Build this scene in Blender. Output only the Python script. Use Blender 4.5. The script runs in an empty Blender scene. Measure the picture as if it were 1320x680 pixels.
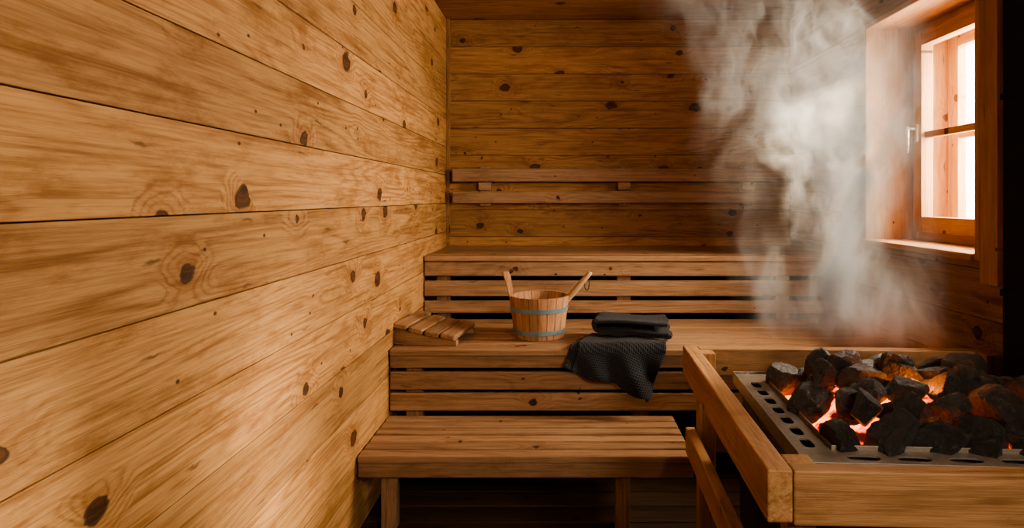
import bpy, bmesh, math, random
from mathutils import Vector, Matrix, noise
random.seed(7)
scene=bpy.context.scene
scene.view_settings.view_transform='AgX'
try: scene.view_settings.look='AgX - Medium High Contrast'
except Exception: pass
scene.view_settings.exposure=0.48

# ------------------------------------------------------------ node helpers
class NT:
    def __init__(s,name):
        s.mat=bpy.data.materials.new(name); s.mat.use_nodes=True
        s.t=s.mat.node_tree; s.n=s.t.nodes; s.l=s.t.links; s.n.clear()
        s.out=s.n.new('ShaderNodeOutputMaterial')
    def new(s,t,**k):
        n=s.n.new(t)
        for a,b in k.items(): setattr(n,a,b)
        return n
    def put(s,sock,v):
        if isinstance(v,bpy.types.NodeSocket): s.l.new(v,sock)
        else: sock.default_value=v
    def m(s,op,a,b=None,c=None,clamp=False):
        n=s.new('ShaderNodeMath',operation=op); n.use_clamp=clamp
        s.put(n.inputs[0],a)
        if b is not None: s.put(n.inputs[1],b)
        if c is not None: s.put(n.inputs[2],c)
        return n.outputs[0]
    def comb(s,x,y,z):
        n=s.new('ShaderNodeCombineXYZ')
        for i,v in enumerate((x,y,z)): s.put(n.inputs[i],v)
        return n.outputs[0]
    def sep(s,v):
        n=s.new('ShaderNodeSeparateXYZ'); s.put(n.inputs[0],v); return n.outputs
    def noise(s,v,scale=1,detail=2,rough=.5,dist=0):
        n=s.new('ShaderNodeTexNoise'); s.put(n.inputs['Vector'],v)
        n.inputs['Scale'].default_value=scale; n.inputs['Detail'].default_value=detail
        n.inputs['Roughness'].default_value=rough; n.inputs['Distortion'].default_value=dist
        return n.outputs
    def rng(s,v,a,b,c,d,smooth=True):
        n=s.new('ShaderNodeMapRange'); n.interpolation_type='SMOOTHSTEP' if smooth else 'LINEAR'
        for i,x in enumerate((v,a,b,c,d)): s.put(n.inputs[i],x)
        return n.outputs[0]
    def mix(s,f,a,b,mode='MIX'):
        n=s.new('ShaderNodeMix',data_type='RGBA',blend_type=mode)
        s.put(n.inputs[0],f); s.put(n.inputs[6],a); s.put(n.inputs[7],b)
        return n.outputs[2]
    def bsdf(s,col,rough=.6,metal=0,height=None,bstr=.3,bdist=.002,spec=.3):
        b=s.new('ShaderNodeBsdfPrincipled')
        s.put(b.inputs['Base Color'],col); s.put(b.inputs['Roughness'],rough); s.put(b.inputs['Metallic'],metal)
        b.inputs['Specular IOR Level'].default_value=spec
        if height is not None:
            bp=s.new('ShaderNodeBump'); bp.inputs['Strength'].default_value=bstr; bp.inputs['Distance'].default_value=bdist
            s.put(bp.inputs['Height'],height); s.l.new(bp.outputs[0],b.inputs['Normal'])
        s.l.new(b.outputs[0],s.out.inputs[0]); return b

def c4(*a): return (a[0],a[1],a[2],1)

def wood(name,light,dark,knot=1.0,ring=.35,rough=.6,var=.22,blot=.35,kmax=.125):
    N=NT(name)
    at=N.new('ShaderNodeAttribute',attribute_name='wc'); L,A,B=N.sep(at.outputs['Vector'])
    ar=N.new('ShaderNodeAttribute',attribute_name='rnd'); R=ar.outputs['Fac']
    def vor(vx,vy):
        v=N.new('ShaderNodeTexVoronoi',voronoi_dimensions='2D'); N.put(v.inputs['Vector'],N.comb(vx,vy,0.0))
        v.inputs['Scale'].default_value=1
        return v.outputs['Distance'],N.sep(v.outputs['Color'])[0]
    wob=N.noise(N.comb(N.m('MULTIPLY',L,22.),N.m('MULTIPLY',A,30.),0.),1,3)[0]
    wo=N.m('MULTIPLY',N.m('SUBTRACT',wob,.5),.14)
    # knots
    d,r=vor(N.m('ADD',N.m('MULTIPLY',L,3.7),wo),N.m('ADD',N.m('MULTIPLY',A,4.6),wo))
    rad=N.m('MULTIPLY',N.m('POWER',N.rng(r,.28,1.,0.,1.,False),2.2),kmax*knot)
    pres=N.m('GREATER_THAN',rad,.010)
    kn=N.m('MULTIPLY',N.rng(d,N.m('MULTIPLY',rad,.82),N.m('ADD',rad,.0005),1.,0.),pres)
    rim=N.m('MULTIPLY',N.m('MULTIPLY',N.rng(d,N.m('MULTIPLY',rad,.7),rad,0.,1.),N.rng(d,rad,N.m('MULTIPLY',rad,1.35),1.,0.)),pres)
    halo=N.m('MULTIPLY',N.rng(d,0.,.40,1.,0.),N.m('MULTIPLY',rad,10.))
    # pin knots and nicks
    d2,r2=vor(N.m('MULTIPLY',L,8.),N.m('MULTIPLY',A,12.))
    sp=N.m('MULTIPLY',N.rng(d2,.03,.07,1.,0.),N.m('GREATER_THAN',r2,1-.08*knot))
    d3,r3=vor(N.m('MULTIPLY',L,6.),N.m('ADD',N.m('MULTIPLY',A,50.),N.m('MULTIPLY',wo,8.)))
    sk=N.m('MULTIPLY',N.rng(d3,.04,.25,1.,0.),N.m('GREATER_THAN',r3,1-.03*knot))
    # growth rings
    rf=N.noise(N.comb(N.m('MULTIPLY',L,.42),N.m('MULTIPLY',A,5.0),N.m('MULTIPLY',B,5.)),1,2.,.45)[0]
    rf=N.m('ADD',rf,N.m('MULTIPLY',halo,.20)); rf=N.m('ADD',rf,N.m('MULTIPLY',wob,.006))
    rings=N.m('MULTIPLY_ADD',N.m('SINE',N.m('MULTIPLY',rf,150.)),.5,.5)
    rings=N.m('POWER',rings,2.2)
    rmask=N.noise(N.comb(N.m('MULTIPLY',L,1.3),N.m('MULTIPLY',A,9.),3.),1,2)[0]
    rings=N.m('MULTIPLY',rings,N.rng(rmask,.35,.6,.3,1.))
    fine=N.noise(N.comb(N.m('MULTIPLY',L,7.),N.m('MULTIPLY',A,190.),N.m('MULTIPLY',B,190.)),1,3,.65)[0]
    fine2=N.noise(N.comb(N.m('MULTIPLY',L,1.8),N.m('ADD',N.m('MULTIPLY',A,48.),N.m('MULTIPLY',halo,2.)),N.m('MULTIPLY',B,48.)),1,4,.7)[0]
    bl=N.noise(N.comb(N.m('MULTIPLY',L,3.),N.m('MULTIPLY',A,9.),0.),1,6,.75)[0]
    f=N.m('ADD',N.m('MULTIPLY',rings,ring),N.m('MULTIPLY',N.rng(fine,.40,.66,0.,1.),.34))
    f=N.m('ADD',f,N.m('MULTIPLY',N.rng(fine2,.44,.64,0.,1.),.50))
    col=N.mix(N.m('MINIMUM',f,1.),c4(*light),c4(*dark))
    col=N.mix(N.m('MULTIPLY',N.rng(bl,.47,.68,0.,1.),blot),col,c4(dark[0]*.78,dark[1]*.66,dark[2]*.52))
    hm=N.m('MULTIPLY',N.m('MINIMUM',halo,1.),.40)
    col=N.mix(hm,col,c4(dark[0]*.9,dark[1]*.65,dark[2]*.5))
    br=N.m('MULTIPLY_ADD',R,var,1-var*.6)
    col=N.mix(1.,col,N.comb(br,br,br),'MULTIPLY')
    kcol=N.mix(N.rng(fine2,.4,.6,0.,1.),c4(dark[0]*.10,dark[1]*.09,dark[2]*.12),c4(dark[0]*.38,dark[1]*.30,dark[2]*.28))
    col=N.mix(N.m('MULTIPLY',kn,.92),col,kcol)
    col=N.mix(N.m('MULTIPLY',rim,.85),col,c4(dark[0]*.08,dark[1]*.06,dark[2]*.06))
    col=N.mix(N.m('MULTIPLY',N.m('MAXIMUM',sp,N.m('MULTIPLY',sk,.7)),.9),col,c4(dark[0]*.14,dark[1]*.10,dark[2]*.08))
    h=N.m('ADD',N.m('MULTIPLY',fine,.8),N.m('MULTIPLY',fine2,.6))
    N.bsdf(col,rough,0,h,.7,.0025,.25)
    return N.mat

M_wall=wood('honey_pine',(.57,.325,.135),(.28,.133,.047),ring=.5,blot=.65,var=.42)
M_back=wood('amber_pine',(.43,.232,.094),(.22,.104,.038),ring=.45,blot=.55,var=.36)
M_bench=wood('bench_pine',(.40,.245,.138),(.20,.112,.058),knot=.5,ring=.3,rough=.55,blot=.5,var=.3)
M_fence=wood('guard_rail_pine',(.42,.240,.115),(.22,.112,.047),knot=.45,ring=.35,rough=.5,blot=.5)
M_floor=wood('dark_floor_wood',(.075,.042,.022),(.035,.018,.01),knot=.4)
M_win=wood('window_larch',(.54,.315,.15),(.36,.18,.07),knot=.5,ring=.3)
M_buck=wood('bucket_cedar',(.48,.265,.145),(.28,.135,.065),knot=0.0,ring=.2,var=.4,blot=.3)
M_lad=wood('ladle_birch',(.60,.42,.26),(.42,.27,.14),knot=0.0,ring=.15)

def plain(name,col,rough=.5,metal=0,nscale=None,var=.3,bstr=.2,spec=.4):
    N=NT(name)
    if nscale:
        tc=N.new('ShaderNodeTexCoord')
        f=N.noise(tc.outputs['Object'],nscale,4,.6)[0]
        cc=N.mix(f,c4(*[v*(1-var) for v in col]),c4(*[v*(1+var) for v in col]))
        N.bsdf(cc,rough,metal,f,bstr,.002,spec)
    else: N.bsdf(c4(*col),rough,metal,spec=spec)
    return N.mat
M_black=plain('black_steel',(.006,.006,.006),.6,0,30,.3,.1,.2)
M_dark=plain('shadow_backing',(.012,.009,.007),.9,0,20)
M_steel=plain('brushed_stove_steel',(.25,.215,.18),.45,.5,60,.4,.2)
M_body=plain('stove_body_enamel',(.06,.055,.052),.45,.5,40,.3,.1)
M_hoop=plain('blue_grey_hoop',(.20,.31,.36),.45,.4,50,.25,.2)
M_handle=plain('nickel_handle',(.6,.56,.5),.3,.9,40,.1,.05)
M_cord=plain('leather_cord',(.05,.025,.012),.7,0,80)

# ------------------------------------------------------------ mesh builder
class B:
    def __init__(s,name,mats,parent=None,smooth=False):
        s.name=name; s.mats=mats if isinstance(mats,list) else [mats]; s.parent=parent; s.smooth=smooth
        s.v=[];s.f=[];s.wc=[];s.r=[];s.mi=[];s.M=Matrix()
    def add(s,vs,fs,wc=None,rnd=None,mi=0,M=None):
        o=len(s.v); rnd=random.random() if rnd is None else rnd
        T=s.M if M is None else s.M@M
        off=Vector((rnd*53.1,rnd*17.7,rnd*9.3))
        for i,p in enumerate(vs):
            p=Vector(p); s.v.append(T@p)
            s.wc.append((Vector(wc[i]) if wc else Vector((p.x,p.y,p.z)))+off); s.r.append(rnd)
        for f in fs: s.f.append([o+k for k in f]); s.mi.append(mi)
    def box(s,x0,x1,y0,y1,z0,z1,axis='X',bev=.003,mi=0,M=None,rnd=None):
        bm=bmesh.new(); bmesh.ops.create_cube(bm,size=1)
        sz=Vector((x1-x0,y1-y0,z1-z0)); c=Vector(((x0+x1)/2,(y0+y1)/2,(z0+z1)/2))
        for v in bm.verts: v.co=Vector((v.co.x*sz.x,v.co.y*sz.y,v.co.z*sz.z))
        b=min(bev,min(sz)*.3)
        if b>0: bmesh.ops.bevel(bm,geom=bm.edges[:],offset=b,segments=2,profile=.5,affect='EDGES')
        bm.verts.index_update()
        ai='XYZ'.index(axis); oth=[i for i in range(3) if i!=ai]
        if sz[oth[0]]<sz[oth[1]]: oth.reverse()
        vs=[v.co+c for v in bm.verts]; wc=[(v.co[ai],v.co[oth[0]],v.co[oth[1]]) for v in bm.verts]
        fs=[[v.index for v in f.verts] for f in bm.faces]; bm.free()
        s.add(vs,fs,wc,rnd,mi,M)
    def cyl(s,p0,p1,r0,r1,seg=20,mi=0,rings=1,rfun=None,sq=1.0):
        p0=Vector(p0);p1=Vector(p1);d=(p1-p0);L=d.length;q=d.to_track_quat('Z','Y').to_matrix().to_4x4()
        vs=[];wc=[]
        for k in range(rings+1):
            t=k/rings; r=rfun(t) if rfun else r0+(r1-r0)*t
            for i in range(seg):
                a=2*math.pi*i/seg
                p=Vector((r*math.cos(a),r*sq*math.sin(a),L*t)); vs.append(p0+q@p); wc.append((p.z,p.x,p.y))
        fs=[]
        for k in range(rings):
            for i in range(seg):
                j=(i+1)%seg; fs.append([k*seg+i,k*seg+j,(k+1)*seg+j,(k+1)*seg+i])
        fs.append(list(range(seg))[::-1]); fs.append([rings*seg+i for i in range(seg)])
        s.add(vs,fs,wc,None,mi)
    def make(s):
        me=bpy.data.meshes.new(s.name); me.from_pydata([tuple(v) for v in s.v],[],s.f); 
        for m in s.mats: me.materials.append(m)
        me.polygons.foreach_set('material_index',s.mi)
        a=me.attributes.new('wc','FLOAT_VECTOR','POINT'); a.data.foreach_set('vector',[c for w in s.wc for c in w])
        a=me.attributes.new('rnd','FLOAT','POINT'); a.data.foreach_set('value',s.r)
        if s.smooth: me.polygons.foreach_set('use_smooth',[True]*len(me.polygons))
        me.update(); ob=bpy.data.objects.new(s.name,me); scene.collection.objects.link(ob)
        if s.parent: ob.parent=s.parent
        return ob
def empty(name):
    e=bpy.data.objects.new(name,None); scene.collection.objects.link(e); e.empty_display_size=.1; return e

# ------------------------------------------------------------ room
XL,XR,YB,YF,ZC=-.72,1.49,4.0,-1.3,2.35
def rows(base,p,z0,z1):
    k=math.floor((z0-base)/p); out=[]
    while base+k*p<z1:
        a=max(z0,base+k*p); b=min(z1,base+(k+1)*p)
        if b-a>.01: out.append((a,b))
        k+=1
    return out
g=.0011
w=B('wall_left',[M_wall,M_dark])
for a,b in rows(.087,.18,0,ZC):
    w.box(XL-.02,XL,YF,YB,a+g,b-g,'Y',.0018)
w.box(XL-.06,XL-.016,YF-.05,YB+.05,-.05,ZC+.05,'Y',0,1); w.make()
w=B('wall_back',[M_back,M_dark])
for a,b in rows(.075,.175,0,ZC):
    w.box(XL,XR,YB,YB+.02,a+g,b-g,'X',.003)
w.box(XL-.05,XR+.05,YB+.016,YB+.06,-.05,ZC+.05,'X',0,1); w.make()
WY0,WY1,WZ0,WZ1=2.18,2.95,1.005,2.0
w=B('wall_right',[M_back,M_dark])
def cut(lst):
    out=[]
    for a,b in lst:
        pts=[a]+[q for q in (WZ0-.025,WZ1+.025) if a<q<b]+[b]
        out+= [(pts[i],pts[i+1]) for i in range(len(pts)-1)]
    return out
for a,b in cut(rows(.075,.175,0,ZC)):
    m=(a+b)/2
    if WZ0-.025<m<WZ1+.025:
        w.box(XR,XR+.02,YF,WY0-.025,a+g,b-g,'Y'); w.box(XR,XR+.02,WY1+.025,YB,a+g,b-g,'Y')
    else: w.box(XR,XR+.02,YF,YB,a+g,b-g,'Y')
w.box(XR+.016,XR+.24,YF-.05,WY0-.024,-.05,ZC+.05,'Y',0,1); w.box(XR+.016,XR+.24,WY1+.024,YB+.05,-.05,ZC+.05,'Y',0,1)
w.box(XR+.016,XR+.24,WY0-.05,WY1+.05,-.05,WZ0-.024,'Y',0,1); w.box(XR+.016,XR+.24,WY0-.05,WY1+.05,WZ1+.024,ZC+.05,'Y',0,1)
w.make()
w=B('wall_front',[M_back,M_dark])
for a,b in rows(.075,.175,0,ZC): w.box(XL,XR,YF-.02,YF,a+g,b-g,'X')
w.box(XL-.05,XR+.05,YF-.06,YF-.016,-.05,ZC+.05,'X',0,1); w.make()
w=B('ceiling',[M_back,M_dark])
for a,b in rows(YF,.14,YF,YB): w.box(XL,XR,a+g,b-g,ZC,ZC+.02,'X')
w.box(XL-.05,XR+.2,YF-.05,YB+.05,ZC+.016,ZC+.06,'X',0,1); w.make()
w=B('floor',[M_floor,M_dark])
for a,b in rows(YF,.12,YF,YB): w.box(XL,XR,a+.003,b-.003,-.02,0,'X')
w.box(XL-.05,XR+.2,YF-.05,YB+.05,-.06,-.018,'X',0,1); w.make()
w=B('trim_1',[M_back]); w.box(XL,XL+.022,YB-.022,YB,.9,ZC,'Z'); w.make()

# ------------------------------------------------------------ window
W=empty('window_1')
q=.03
f=B('reveal_lining',[M_win],W); XO=1.725+q; t=.025
f.box(XR-.03,XO,WY1,WY1+t,WZ0-t,WZ1+t,'Z'); f.box(XR-.03,XO,WY0-t,WY0,WZ0-t,WZ1+t,'Z')
f.box(XR-.03,XO,WY0,WY1,WZ1,WZ1+t,'Y'); f.box(XR-.045,XO,WY0,WY1+.01,WZ0-t,WZ0,'Y',.005)
f.make()
f=B('casing',[M_win],W)
f.box(XR-.03,XR-.002,WY0-.113,WY0-t-.001,.905,WZ1+.14,'Z'); f.make()
def frame(bd,x0,x1,y0,y1,z0,z1,wd,wb=None):
    wb=wb or wd
    bd.box(x0,x1,y0,y0+wd,z0,z1,'Z'); bd.box(x0,x1,y1-wd,y1,z0,z1,'Z')
    bd.box(x0,x1,y0+wd,y1-wd,z1-wd,z1,'Y'); bd.box(x0,x1,y0+wd,y1-wd,z0,z0+wb,'Y')
f=B('fixed_frame',[M_win],W); frame(f,1.655+q,1.725+q,WY0,WY1,WZ0,WZ1,.045,.05); f.make()
f=B('sash',[M_win],W); frame(f,1.635+q,1.69+q,WY0+.035,WY1-.035,WZ0+.04,WZ1-.035,.065,.07)
f.box(1.65+q,1.68+q,WY0+.1,WY1-.1,1.475,1.505,'Y'); f.make()
f=B('storm_sash',[M_win],W); frame(f,1.80+q,1.84+q,WY0+.03,WY1-.03,WZ0+.03,WZ1-.03,.075,.07)
f.box(1.805+q,1.835+q,WY0+.1,WY1-.1,1.475,1.50,'Y')
f.box(1.725+q,1.85+q,WY1-.03,WY1+.0,WZ0,WZ1,'Z'); f.box(1.725+q,1.85+q,WY0,WY0+.03,WZ0,WZ1,'Z')
f.box(1.725+q,1.85+q,WY0+.03,WY1-.03,WZ1-.03,WZ1,'Y'); f.box(1.725+q,1.87+q,WY0+.03,WY1-.03,WZ0,WZ0+.03,'Y'); f.make()
N=NT('window_glass'); tr=N.new('ShaderNodeBsdfTransparent'); tr.inputs[0].default_value=(1,.98,.96,1); gl=N.new('ShaderNodeBsdfGlossy'); gl.inputs['Roughness'].default_value=.05
mx=N.new('ShaderNodeMixShader'); mx.inputs[0].default_value=.06; N.l.new(tr.outputs[0],mx.inputs[1]); N.l.new(gl.outputs[0],mx.inputs[2]); N.l.new(mx.outputs[0],N.out.inputs[0])
f=B('glass_pane',[N.mat],W); f.box(1.660+q,1.664+q,WY0+.1,WY1-.1,WZ0+.11,WZ1-.1,'Y',0); f.make()
f=B('latch_handle',[M_handle],W,True)
hy=WY1-.07
f.box(1.655,1.666,hy-.013,hy+.013,1.46,1.54,'Z',.004); f.cyl((1.666,hy,1.52),(1.62,hy,1.52),.007,.007,14); f.cyl((1.62,hy,1.53),(1.62,hy,1.41),.008,.006,14); f.make()

# ------------------------------------------------------------ benches
S=empty('sauna_bench')
def slats(bd,y0,y1,n,z,x0,x1,th=.028,gp=.010):
    wd=(y1-y0-gp*(n-1))/n
    for i in range(n):
        a=y0+i*(wd+gp); bd.box(x0,x1,a,a+wd,z-th,z+random.uniform(-.0008,.0008),'X',.005)
b=B('top_tier',[M_bench,M_dark],S)
slats(b,3.29,3.985,6,.892,XL+.006,XR-.01)
for a,c in ((.785,.860),(.678,.760),(.588,.653)): b.box(XL+.006,XR-.01,3.30,3.325,a,c,'X',.004)
for x in (-.617,.35,1.2): b.box(x-.037,x+.037,3.327,3.37,.0,.862,'Z')
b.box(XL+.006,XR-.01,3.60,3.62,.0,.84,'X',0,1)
b.make()
b=B('middle_tier',[M_bench,M_dark],S)
slats(b,2.62,3.285,6,.56,XL+.006,XR-.01)
for a,c in ((.480,.530),(.388,.464),(.299,.374)): b.box(XL+.006,XR-.01,2.628,2.652,a,c,'X',.004)
for x in (-.617,.35,1.2): b.box(x-.035,x+.035,2.654,2.70,.0,.53,'Z')
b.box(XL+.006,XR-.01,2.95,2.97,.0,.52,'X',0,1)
b.make()
b=B('lower_tier',[M_bench,M_dark],S)
slats(b,2.20,2.612,6,.285,XL+.006,.48,.026,.012)
b.box(XL+.006,.48,2.206,2.234,.205,.258,'X',.004)
for x in (-.613,.232): b.box(x-.027,x+.027,2.236,2.29,.0,.256,'Z')
for x in (-.613,.232): b.box(x-.02,x+.02,2.29,2.6,.20,.256,'Y')
b.make()
b=B('backrest_rail',[M_bench])
b.box(-.67,XR-.06,3.905,3.94,1.303,1.386,'X',.005); b.box(-.67,XR-.06,3.905,3.94,1.168,1.243,'X',.005)
for x in (-.467,.415,1.2): b.box(x-.035,x+.035,3.941,3.999,1.15,1.40,'Z'); b.box(x-.04,x+.04,3.92,3.941,1.25,1.298,'X')
b.make()

# ------------------------------------------------------------ headrest
b=B('wooden_headrest',[M_bench])
b.M=Matrix.Translation((-.562,2.84,.5615))@Matrix.Rotation(math.radians(-9),4,'Z')
Wd=.29
def hz(tt): return .075-.052*tt-.008*math.sin(math.pi*tt)
for yy in (-.145,.105):
    vs=[];n=10
    for k in range(n+1):
        x=-Wd/2+Wd*k/n; zt=hz(k/n)
        for (y,z) in ((yy,0),(yy,zt),(yy+.03,zt),(yy+.03,0)): vs.append((x,y,z))
    fs=[]
    for k in range(n):
        for j in range(4): fs.append([k*4+j,k*4+(j+1)%4,(k+1)*4+(j+1)%4,(k+1)*4+j])
    fs+= [[3,2,1,0],[n*4,n*4+1,n*4+2,n*4+3]]
    b.add(vs,fs)
b.box(-Wd/2+.001,-Wd/2+.02,-.114,.104,0,.06,'Y',.002)
for k in range(4):
    tt=(k+.5)/4; x=-Wd/2+Wd*tt; zt=hz(tt)+.013
    sl=math.atan2(.052,Wd)
    b.box(-.0325,.0325,-.155,.15,-.012,.012,'Y',.006,M=Matrix.Translation((x,0,zt))@Matrix.Rotation(sl,4,'Y'))
b.make()

# ------------------------------------------------------------ bucket
bc=Vector((-.09,2.88,.562)); H=.19; rb,rt=.114,.140
b=B('sauna_bucket',[M_buck,M_hoop]); b.M=Matrix.Translation(bc)
n=20
for i in range(n):
    a0=2*math.pi*(i+.03)/n; a1=2*math.pi*(i+.97)/n; tall=(i==n//2)
    lev=[0,.25,.5,.75,1.0]
    vs=[];wc=[];th=.013
    prof=[(h*H,rb+(rt-rb)*h,1.,th) for h in lev]
    if tall: prof+=[(H+.03,rt+.008,1.0,.024),(H+.06,rt+.017,1.05,.026),(H+.085,rt+.024,1.15,.03),(H+.102,rt+.029,1.05,.03),(H+.112,rt+.027,.6,.02)]
    am=(a0+a1)/2
    for (z,r,ws,tk) in prof:
        for (rr,sgn) in ((r,-1),(r,0),(r,1),(r-tk,1),(r-tk,0),(r-tk,-1)):
            a=am+sgn*(a1-a0)/2*ws
            vs.append((rr*math.cos(a),rr*math.sin(a),z)); wc.append((z,sgn*.02,rr))
    fs=[]
    for k in range(len(prof)-1):
        for j in range(6): fs.append([k*6+j,k*6+(j+1)%6,(k+1)*6+(j+1)%6,(k+1)*6+j])
    e=(len(prof)-1)*6; fs+=[[5,4,3,2,1,0],[e+j for j in range(6)]]
    b.add(vs,fs,wc)
b.cyl((0,0,.012),(0,0,.022),rb-.008,rb-.008,32)
for z0,z1 in ((.022,.042),(.122,.142)):
    vs=[];fs=[];ns=64
    for i in range(ns):
        a=2*math.pi*i/ns
        for (z,o) in ((z0,.0005),(z0,.003),(z1,.003),(z1,.0005)):
            r=rb+(rt-rb)*z/H+o; vs.append((r*math.cos(a),r*math.sin(a),z))
    for i in range(ns):
        j=(i+1)%ns
        for k in range(4): fs.append([i*4+k,j*4+k,j*4+(k+1)%4,i*4+(k+1)%4])
    b.add(vs,fs,None,None,1)
b.make()
b=B('sauna_ladle',[M_lad,M_hoop,M_cord],None,True)
p0=bc+Vector((.035,-.02,.06)); p1=Vector((.150,2.875,.858))
def rf(t): return .008+.012*max(0,math.sin(math.pi*min(1,(t-.2)/.95)) if t>.2 else 0)*(1 if t<.97 else .7)
b.cyl(p0,p1,0,0,16,0,20,rf,.75)
vs=[];fs=[];ns=20;nr=8;cc=p0+Vector((-.03,0,-.004))
for sh,R0 in ((0,.036),(1,.033)):
    for k in range(nr+1):
        ph=math.pi/2*k/nr
        for i in range(ns):
            a=2*math.pi*i/ns; vs.append(cc+Vector((R0*math.cos(ph)*math.cos(a),R0*math.cos(ph)*math.sin(a),-R0*math.sin(ph)*.8)))
o2=(nr+1)*ns
for k in range(nr):
    for i in range(ns):
        j=(i+1)%ns; fs.append([k*ns+i,k*ns+j,(k+1)*ns+j,(k+1)*ns+i]); fs.append([o2+k*ns+i,o2+(k+1)*ns+i,o2+(k+1)*ns+j,o2+k*ns+j])
for i in range(ns): j=(i+1)%ns; fs.append([i,o2+i,o2+j,j])
b.add(vs,fs,None,None,1)
pc=p1-(p1-p0).normalized()*.03+Vector((0,-.012,-.028)); pts=[]
for i in range(24):
    a=2*math.pi*i/24; pts.append(pc+Vector((.011*math.cos(a),0.004*math.sin(a),.032*math.sin(a))))
for i in range(24): b.cyl(pts[i],pts[(i+1)%24],.0022,.0022,6,2)
b.make()

# ------------------------------------------------------------ towels
N=NT('charcoal_waffle_towel'); at=N.new('ShaderNodeAttribute',attribute_name='wc'); L,A,_=N.sep(at.outputs['Vector'])
sx=N.m('ABSOLUTE',N.m('SINE',N.m('MULTIPLY',L,math.pi/.009))); sy=N.m('ABSOLUTE',N.m('SINE',N.m('MULTIPLY',A,math.pi/.009)))
hh=N.m('SUBTRACT',1.,N.m('MULTIPLY',sx,sy)); fz=N.noise(at.outputs['Vector'],400,2)[0]
col=N.mix(hh,c4(.010,.0105,.0125),c4(.036,.039,.045)); col=N.mix(N.m('MULTIPLY',fz,.4),col,c4(.026,.029,.034))
bs=N.bsdf(col,.95,0,N.m('ADD',hh,N.m('MULTIPLY',fz,.25)),.9,.0025,.12); bs.inputs['Sheen Weight'].default_value=.08
M_tow=N.mat
def sheet(name,fn,nu,nv,lu,lv,th,parent=None):
    vs=[];wc=[];fs=[]
    for i in range(nu+1):
        for j in range(nv+1):
            u=i/nu;v=j/nv; vs.append(fn(u,v)); wc.append((u*lu,v*lv,0))
    for i in range(nu):
        for j in range(nv):
            a=i*(nv+1)+j; fs.append([a,a+nv+1,a+nv+2,a+1])
    b=B(name,[M_tow],parent,True); b.add(vs,fs,wc,0.0); o=b.make()
    m=o.modifiers.new('thick','SOLIDIFY'); m.thickness=th; m.offset=1
    m=o.modifiers.new('sub','SUBSURF'); m.levels=1; m.render_levels=1
    return o
BZ,BY=.564,2.616
def unroll(a,bb,lift=0):
    r=.014
    if bb<-r: return Vector((a,BY-bb,BZ+lift))
    if bb<r*.57+0:
        ph=(bb+r)/(r*1.57)*math.pi/2
        return Vector((a,BY+r-(r+lift)*math.sin(ph),BZ-r+(r+lift)*math.cos(ph)))
    return Vector((a,BY-lift,BZ-r-(bb-r*.57)))
def drape(off):
    def fn(u,v):
        a0=Vector((.020+off*.03,.062+off*.014)); ux=Vector((.345-.02*off,.112)); vy=Vector((.10,-.255))
        p=a0+ux*u+vy*v
        lift=.004+.012*off
        if p.y>0:
            fl=min(1,p.y/.10)
            lift+=.017*(1+math.sin((p.x-.35*p.y)*44+1.6+off*.5))*fl+.008*(1+math.sin(p.x*19+2))*fl
        else: lift+=.003*(1+math.sin(p.x*30+p.y*22))
        return unroll(p.x-.25*max(0,p.y)*math.cos(p.x*44)*.15,p.y+.008*math.sin(u*9),lift)
    return fn
T=empty('draped_towel')
sheet('under_layer',drape(0),70,60,.36,.27,.009,T); sheet('upper_layer',drape(1),70,60,.36,.27,.009,T)
def folded(u,v):
    Wf=.31; r=.0125; seg=Wf+math.pi*r; s=u*(3*Wf+2*math.pi*r); k=int(s//seg); s-=k*seg; k=min(k,2)
    if s<=Wf: x=s; z=0; 
    else:
        ph=(s-Wf)/r; x=Wf+r*math.sin(ph); z=r-r*math.cos(ph)
    if k%2: x=Wf-x
    z+=k*2*r
    y=v*.20
    z+=.006*math.sin(x*14+y*9)+.003*math.sin(y*30+k)
    x+=.005*math.sin(v*7+k*2); y+=.006*math.sin(x*11+k*1.7)
    X=x-Wf/2; ca,sa=math.cos(math.radians(-7)),math.sin(math.radians(-7)); Y=y-.095
    return Vector((.335+X*ca-Y*sa,2.79+X*sa+Y*ca,.595+z))
sheet('folded_towel',folded,120,30,1.0,.19,.016)

# ------------------------------------------------------------ heater guard fence
G=empty('heater_guard_rail'); th=math.radians(-2.2)
piv=Vector((.43,2.15,0)); MG=Matrix.Translation(piv)@Matrix.Rotation(th,4,'Z')
FZ=.69; LEN=.985
b=B('side_rails',[M_fence],G); b.M=MG
b.box(0,.048,-LEN,0,FZ-.10,FZ,'Y',.004)
b.box(.004,.036,-LEN+.03,-.03,.335,.42,'Y',.004)
b.make()
b=B('front_rails',[M_fence],G); b.M=MG
b.box(.049,1.02,-LEN,-LEN+.036,FZ-.105,FZ-.001,'X',.004); b.box(.049,1.02,-LEN+.004,-LEN+.036,.335,.42,'X',.004); b.make()
b=B('back_rails',[M_fence],G); b.M=MG
b.box(.049,1.0,-.045,0,FZ-.09,FZ-.001,'X',.004); b.box(.049,1.0,-.04,-.004,.335,.42,'X',.004); b.make()
b=B('posts',[M_fence],G); b.M=MG
b.box(.0375,.0925,-.101,-.046,0,FZ-.003,'Z',.004); b.box(.0495,.105,-LEN+.037,-LEN+.085,0,FZ-.003,'Z',.004)
b.box(.96,1.015,-.101,-.046,0,FZ+.0,'Z',.004); b.box(.96,1.015,-LEN+.043,-LEN+.098,0,FZ-.003,'Z',.004); b.make()

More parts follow.
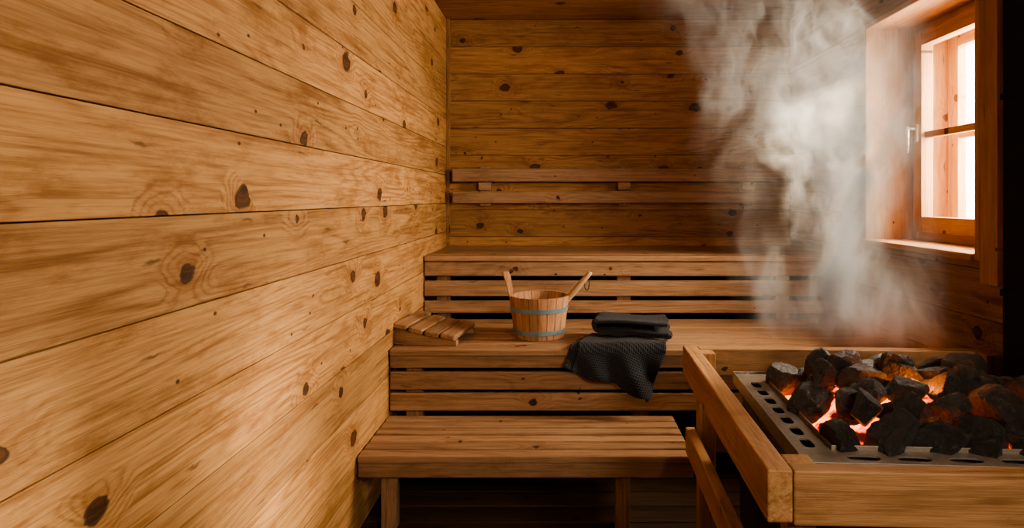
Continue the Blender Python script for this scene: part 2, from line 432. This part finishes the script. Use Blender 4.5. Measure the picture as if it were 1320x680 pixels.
# ------------------------------------------------------------ stove
K=empty('sauna_heater'); MS=Matrix.Translation((.545,1.93,0))@Matrix.Rotation(math.radians(-3.2),4,'Z')
SW,SD,SZ=.78,.66,.655; rim=.078
def slotplate(bd,x0,x1,y0,y1,z,thk,lx,ly,n,along):
    for k in range(n):
        if along=='X': a0=x0+(x1-x0)*k/n;a1=x0+(x1-x0)*(k+1)/n;b0,b1=y0,y1
        else: a0,a1=x0,x1;b0=y0+(y1-y0)*k/n;b1=y0+(y1-y0)*(k+1)/n
        cx,cy=(a0+a1)/2,(b0+b1)/2; hx,hy=(a1-a0)/2,(b1-b0)/2; out=[];inn=[];m=8
        for sd in range(4):
            for q in range(m):
                s=-1+2*q/m
                p={0:(s,-1),1:(1,s),2:(-s,1),3:(-1,-s)}[sd]
                out.append((cx+p[0]*hx,cy+p[1]*hy))
                ang=math.atan2(p[1],p[0]); cxs=math.cos(ang); sns=math.sin(ang)
                e=3.2; sc=(abs(cxs)**e+abs(sns)**e)**(-1/e); inn.append((cx+cxs*sc*lx,cy+sns*sc*ly))
        nn=len(out); vs=[]
        for zz in (z,z-thk):
            vs+=[(p[0],p[1],zz) for p in out]+[(p[0],p[1],zz) for p in inn]
        fs=[]
        for i in range(nn):
            j=(i+1)%nn
            fs.append([i,j,nn+j,nn+i]); fs.append([2*nn+i,3*nn+i,3*nn+j,2*nn+j]); fs.append([nn+i,nn+j,3*nn+j,3*nn+i]); fs.append([j,i,2*nn+i,2*nn+j])
        bd.add(vs,fs)
b=B('slotted_rim',[M_steel],K); b.M=MS
slotplate(b,0,rim,-SD+rim,-rim,SZ,.004,.013,.026,7,'Y'); slotplate(b,SW-rim,SW,-SD+rim,-rim,SZ,.004,.013,.026,7,'Y')
slotplate(b,rim,SW-rim,-SD,-SD+rim,SZ,.004,.034,.013,6,'X'); slotplate(b,rim,SW-rim,-rim,0,SZ,.004,.034,.013,6,'X')
for x in (0,SW-rim):
    for y in (-SD,-rim): b.box(x,x+rim,y,y+rim,SZ-.004,SZ,'X',.0005)
e=.003
b.box(-e,0,-SD,0,SZ-.03,SZ+.006,'Y',.001); b.box(SW,SW+e,-SD,0,SZ-.03,SZ+.006,'Y',.001); b.box(-e,SW+e,-SD-e,-SD,SZ-.03,SZ+.006,'X',.001); b.box(-e,SW+e,0,e,SZ-.03,SZ+.006,'X',.001)
b.box(rim,rim+e,-SD+rim,-rim,SZ-.07,SZ+.010,'Y',.001); b.box(SW-rim-e,SW-rim,-SD+rim,-rim,SZ-.07,SZ+.010,'Y',.001)
b.box(rim,SW-rim,-SD+rim,-SD+rim+e,SZ-.07,SZ+.010,'X',.001); b.box(rim,SW-rim,-rim-e,-rim,SZ-.07,SZ+.010,'X',.001)
b.make()
b=B('stove_body',[M_body,M_black],K); b.M=MS
b.box(.02,SW-.02,-SD+.02,-.02,.08,SZ-.07,'Z',.008)
b.box(.012,.02,-SD+.03,-.03,.12,SZ-.09,'Z',.002); 
b.box(.12,SW-.12,-SD+.012,-SD+.02,.15,.42,'X',.003,1)
for x in (.05,SW-.09):
    for y in (-SD+.05,-.09): b.box(x,x+.04,y,y+.04,0,.08,'Z')
for x0,x1,y0,y1 in ((.02,.03,-SD+.02,-.02),(SW-.03,SW-.02,-SD+.02,-.02),(.02,SW-.02,-SD+.02,-SD+.03),(.02,SW-.02,-.03,-.02)):
    b.box(x0,x1,y0,y1,SZ-.072,SZ-.005,'Z',.001)
b.make()
N=NT('glowing_embers'); tc=N.new('ShaderNodeTexCoord'); nz=N.noise(tc.outputs['Object'],15,3,.6)[0]
em=N.new('ShaderNodeEmission'); N.put(em.inputs[0],N.mix(N.rng(nz,.44,.62,0.,1.),c4(1,.07,.004),c4(1,.20,.02)))
N.put(em.inputs[1],N.rng(nz,.42,.58,0.10,4.5)); N.l.new(em.outputs[0],N.out.inputs[0])
b=B('ember_bed',[N.mat],K); b.M=MS
nx,ny=40,34;vs=[];fs=[]
for i in range(nx+1):
    for j in range(ny+1):
        x=rim+.008+(SW-2*rim-.016)*i/nx; y=-SD+rim+.008+(SD-2*rim-.016)*j/ny
        cx=(i/nx-.5)*2; cy=(j/ny-.5)*2
        z=SZ-.06+.122*(max(0,1-cx*cx)*max(0,1-cy*cy))**.5+.014*noise.noise(Vector((x*20,y*20,0)))
        vs.append((x,y,z))
for i in range(nx):
    for j in range(ny): a=i*(ny+1)+j; fs.append([a,a+ny+1,a+ny+2,a+1])
b.add(vs,fs); b.make()
N=NT('charred_stone'); tc=N.new('ShaderNodeTexCoord'); P=tc.outputs['Object']
n1=N.noise(P,14,5,.65)[0]; n2=N.noise(P,80,6,.78)[0]; n3=N.noise(P,30,5,.72)[0]
col=N.mix(N.rng(n1,.35,.7,0.,1.),c4(.008,.0075,.007),c4(.026,.023,.021)); col=N.mix(N.m('MULTIPLY',N.rng(n2,.52,.72,0.,1.),.7),col,c4(.12,.108,.095))  # pale flecks paint lit-edge highlights into the stone colour
N.bsdf(col,.42,0,N.m('ADD',N.m('MULTIPLY',n3,.7),N.m('MULTIPLY',n2,.8)),.9,.016,.7)
b=B('sauna_stones',[N.mat]); b.M=MS
ico=bmesh.new(); bmesh.ops.create_icosphere(ico,subdivisions=4,radius=1); ico.verts.index_update()
IV=[v.co.copy() for v in ico.verts]; IF=[[v.index for v in f.verts] for f in ico.faces]; ico.free()
def rock(c,r):
    dirs=[]
    for k in range(10):
        d=Vector((random.gauss(0,1),random.gauss(0,1),random.gauss(0,1))).normalized(); dirs.append((d,random.uniform(.46,.74)))
    sc=Vector((random.uniform(.95,1.3),random.uniform(.85,1.1),random.uniform(.85,1.15)))
    R=Matrix.Rotation(random.uniform(0,6.28),3,'Z')@Matrix.Rotation(random.uniform(-.7,.7),3,'X')
    sd=Vector((random.random()*50,)*3); vs=[]
    for v in IV:
        # convex polyhedron: the radius along v is limited by every cutting plane
        rr=1.0
        for d,h in dirs:
            q=v.dot(d)
            if q>1e-3: rr=min(rr,h/q)
        p=v*rr
        p+=v*(.03*noise.noise(v*3+sd)+.035*noise.noise(v*7+sd)+.025*noise.noise(v*15+sd))
        p=Vector((p.x*sc.x,p.y*sc.y,p.z*sc.z)); vs.append(R@p*r*1.22+c)
    b.add(vs,IF)
def pile(nx,ny,x0,x1,y0,y1,z,r0,r1,dome):
    for i in range(nx):
        for j in range(ny):
            fx=(i+.5*(j%2))/(nx-.5); fy=j/(ny-1)
            x=x0+(x1-x0)*fx+random.uniform(-.010,.010); y=y0+(y1-y0)*fy+random.uniform(-.010,.010)
            cx=(fx-.5)*2; cy=(fy-.5)*2
            rock(Vector((x,y,z+dome*(1-cx*cx)*(1-cy*cy)+random.uniform(-.01,.016))),random.uniform(r0,r1))
pile(6,5,.125,SW-.115,-SD+.11,-.11,SZ+.012,.046,.059,.018)
pile(5,4,.18,SW-.15,-SD+.16,-.14,SZ+.056,.040,.052,.012)
for p in ((.40,-.22,.095),(.55,-.24,.09),(.26,-.19,.085),(.50,-.35,.09)): rock(Vector((p[0],p[1],SZ+p[2])),.042)
b.make()

# ------------------------------------------------------------ flue
b=B('flue_duct',[M_black]); b.box(1.362,1.45,1.42,1.905,0.0,ZC-.002,'Z',.004)
for z in (.9,1.5,2.1): b.box(1.357,1.455,1.415,1.91,z,z+.02,'Z',.002)
b.make()

# ------------------------------------------------------------ steam
N=NT('steam_volume'); tc=N.new('ShaderNodeTexCoord'); P=tc.outputs['Object']
x,y,z=N.sep(P)
wn=N.noise(N.comb(N.m('MULTIPLY',x,1.),N.m('MULTIPLY',y,1.),N.m('MULTIPLY',z,.75)),3.0,3,.6)[1]
wx,wy,wz=N.sep(wn)
hfac=N.rng(z,.78,1.5,.22,1.)
qx=N.m('ADD',x,N.m('MULTIPLY',N.m('MULTIPLY',N.m('SUBTRACT',wx,.5),.8),hfac))
qy=N.m('ADD',y,N.m('MULTIPLY',N.m('MULTIPLY',N.m('SUBTRACT',wy,.5),.6),hfac))
t=N.rng(z,.8,2.2,0.,1.,False)
xc=N.m('MULTIPLY_ADD',t,-.08,.83); yc=N.m('MULTIPLY_ADD',t,.40,1.72)
wdx=N.m('MULTIPLY_ADD',t,.14,.29); wdy=N.m('MULTIPLY_ADD',t,.12,.20)
rx=N.m('DIVIDE',N.m('SUBTRACT',qx,xc),wdx); ry=N.m('DIVIDE',N.m('SUBTRACT',qy,yc),wdy)
r=N.m('SQRT',N.m('ADD',N.m('MULTIPLY',rx,rx),N.m('MULTIPLY',ry,ry)))
fall=N.rng(r,.1,1.2,1.,0.)
wisp=N.noise(N.comb(N.m('MULTIPLY',qx,1.),N.m('MULTIPLY',qy,.45),N.m('MULTIPLY',z,.26)),12.,4,.6,.3)[0]
big=N.noise(N.comb(N.m('MULTIPLY',qx,1.),N.m('MULTIPLY',qy,.6),N.m('MULTIPLY',z,.6)),4.5,1,.5)[0]
wi=N.m('MULTIPLY',N.rng(wisp,.44,.66,0.035,1.),N.rng(big,.38,.62,.2,1.3))
base=N.m('MULTIPLY',N.rng(z,.775,.86,0.,1.),N.rng(z,1.4,2.3,1.,.35))
den=N.m('MULTIPLY',N.m('MULTIPLY',fall,wi),N.m('MULTIPLY',base,12.5))
vs_=N.new('ShaderNodeVolumeScatter'); vs_.inputs['Color'].default_value=(1,.95,.87,1); N.put(vs_.inputs['Density'],den); vs_.inputs['Anisotropy'].default_value=.4
N.l.new(vs_.outputs[0],N.out.inputs['Volume'])
b=B('steam_plume',[N.mat]); b.box(.24,1.25,1.42,2.55,.785,ZC-.01,'Z',0); st=b.make()
N.mat.cycles.volume_step_rate=.5

# ------------------------------------------------------------ lights
def area(name,loc,tgt,sx,sy,pw,col):
    l=bpy.data.lights.new(name,'AREA'); l.shape='RECTANGLE'; l.size=sx; l.size_y=sy; l.energy=pw; l.color=col
    o=bpy.data.objects.new(name,l); scene.collection.objects.link(o); o.location=loc
    o.rotation_euler=(Vector(tgt)-Vector(loc)).to_track_quat('-Z','Y').to_euler(); return o
area('window_daylight',(2.3,2.6,1.7),(0,2.2,1.2),1.0,1.2,200,(1,.85,.66))
area('fill_light',(.95,-.4,1.75),(-.72,1.4,1.1),.7,.5,29,(1,.85,.66))  # added fill behind the camera, brightens the walls; no fixture modelled
s=bpy.data.lights.new('sun','SUN'); s.energy=5; s.angle=math.radians(9); s.color=(1,.84,.62)
o=bpy.data.objects.new('sun',s); scene.collection.objects.link(o); o.rotation_euler=Vector((-1,-.42,-.40)).to_track_quat('-Z','Y').to_euler()
# added spot outside the window, imitates a sun shaft in the steam
s=bpy.data.lights.new('shaft_spot','SPOT'); s.energy=1100; s.spot_size=math.radians(11); s.spot_blend=.7; s.shadow_soft_size=.02; s.color=(1,.86,.64)
o=bpy.data.objects.new('shaft_spot',s); scene.collection.objects.link(o); o.location=(2.6,3.4,2.15)
o.rotation_euler=(Vector((.72,2.0,1.50))-Vector(o.location)).to_track_quat('-Z','Y').to_euler()
l=bpy.data.lights.new('ember_glow','POINT'); l.energy=1.0; l.color=(1,.25,.04); l.shadow_soft_size=.02
o=bpy.data.objects.new('ember_glow',l); scene.collection.objects.link(o); o.location=MS@Vector((.38,-.33,SZ+.08))
wd=bpy.data.worlds.new('sky'); scene.world=wd; wd.use_nodes=True
wd.node_tree.nodes['Background'].inputs[0].default_value=(1,.94,.84,1); wd.node_tree.nodes['Background'].inputs[1].default_value=6.0

# ------------------------------------------------------------ camera
cam=bpy.data.cameras.new('camera'); co=bpy.data.objects.new('camera',cam); scene.collection.objects.link(co)
co.location=(0,0,1.2); co.rotation_euler=(math.pi/2,0,0); cam.sensor_width=36; cam.lens=36*800/1320
cam.shift_x=-60/1320; cam.shift_y=-85/1320; cam.clip_start=.02
scene.camera=co
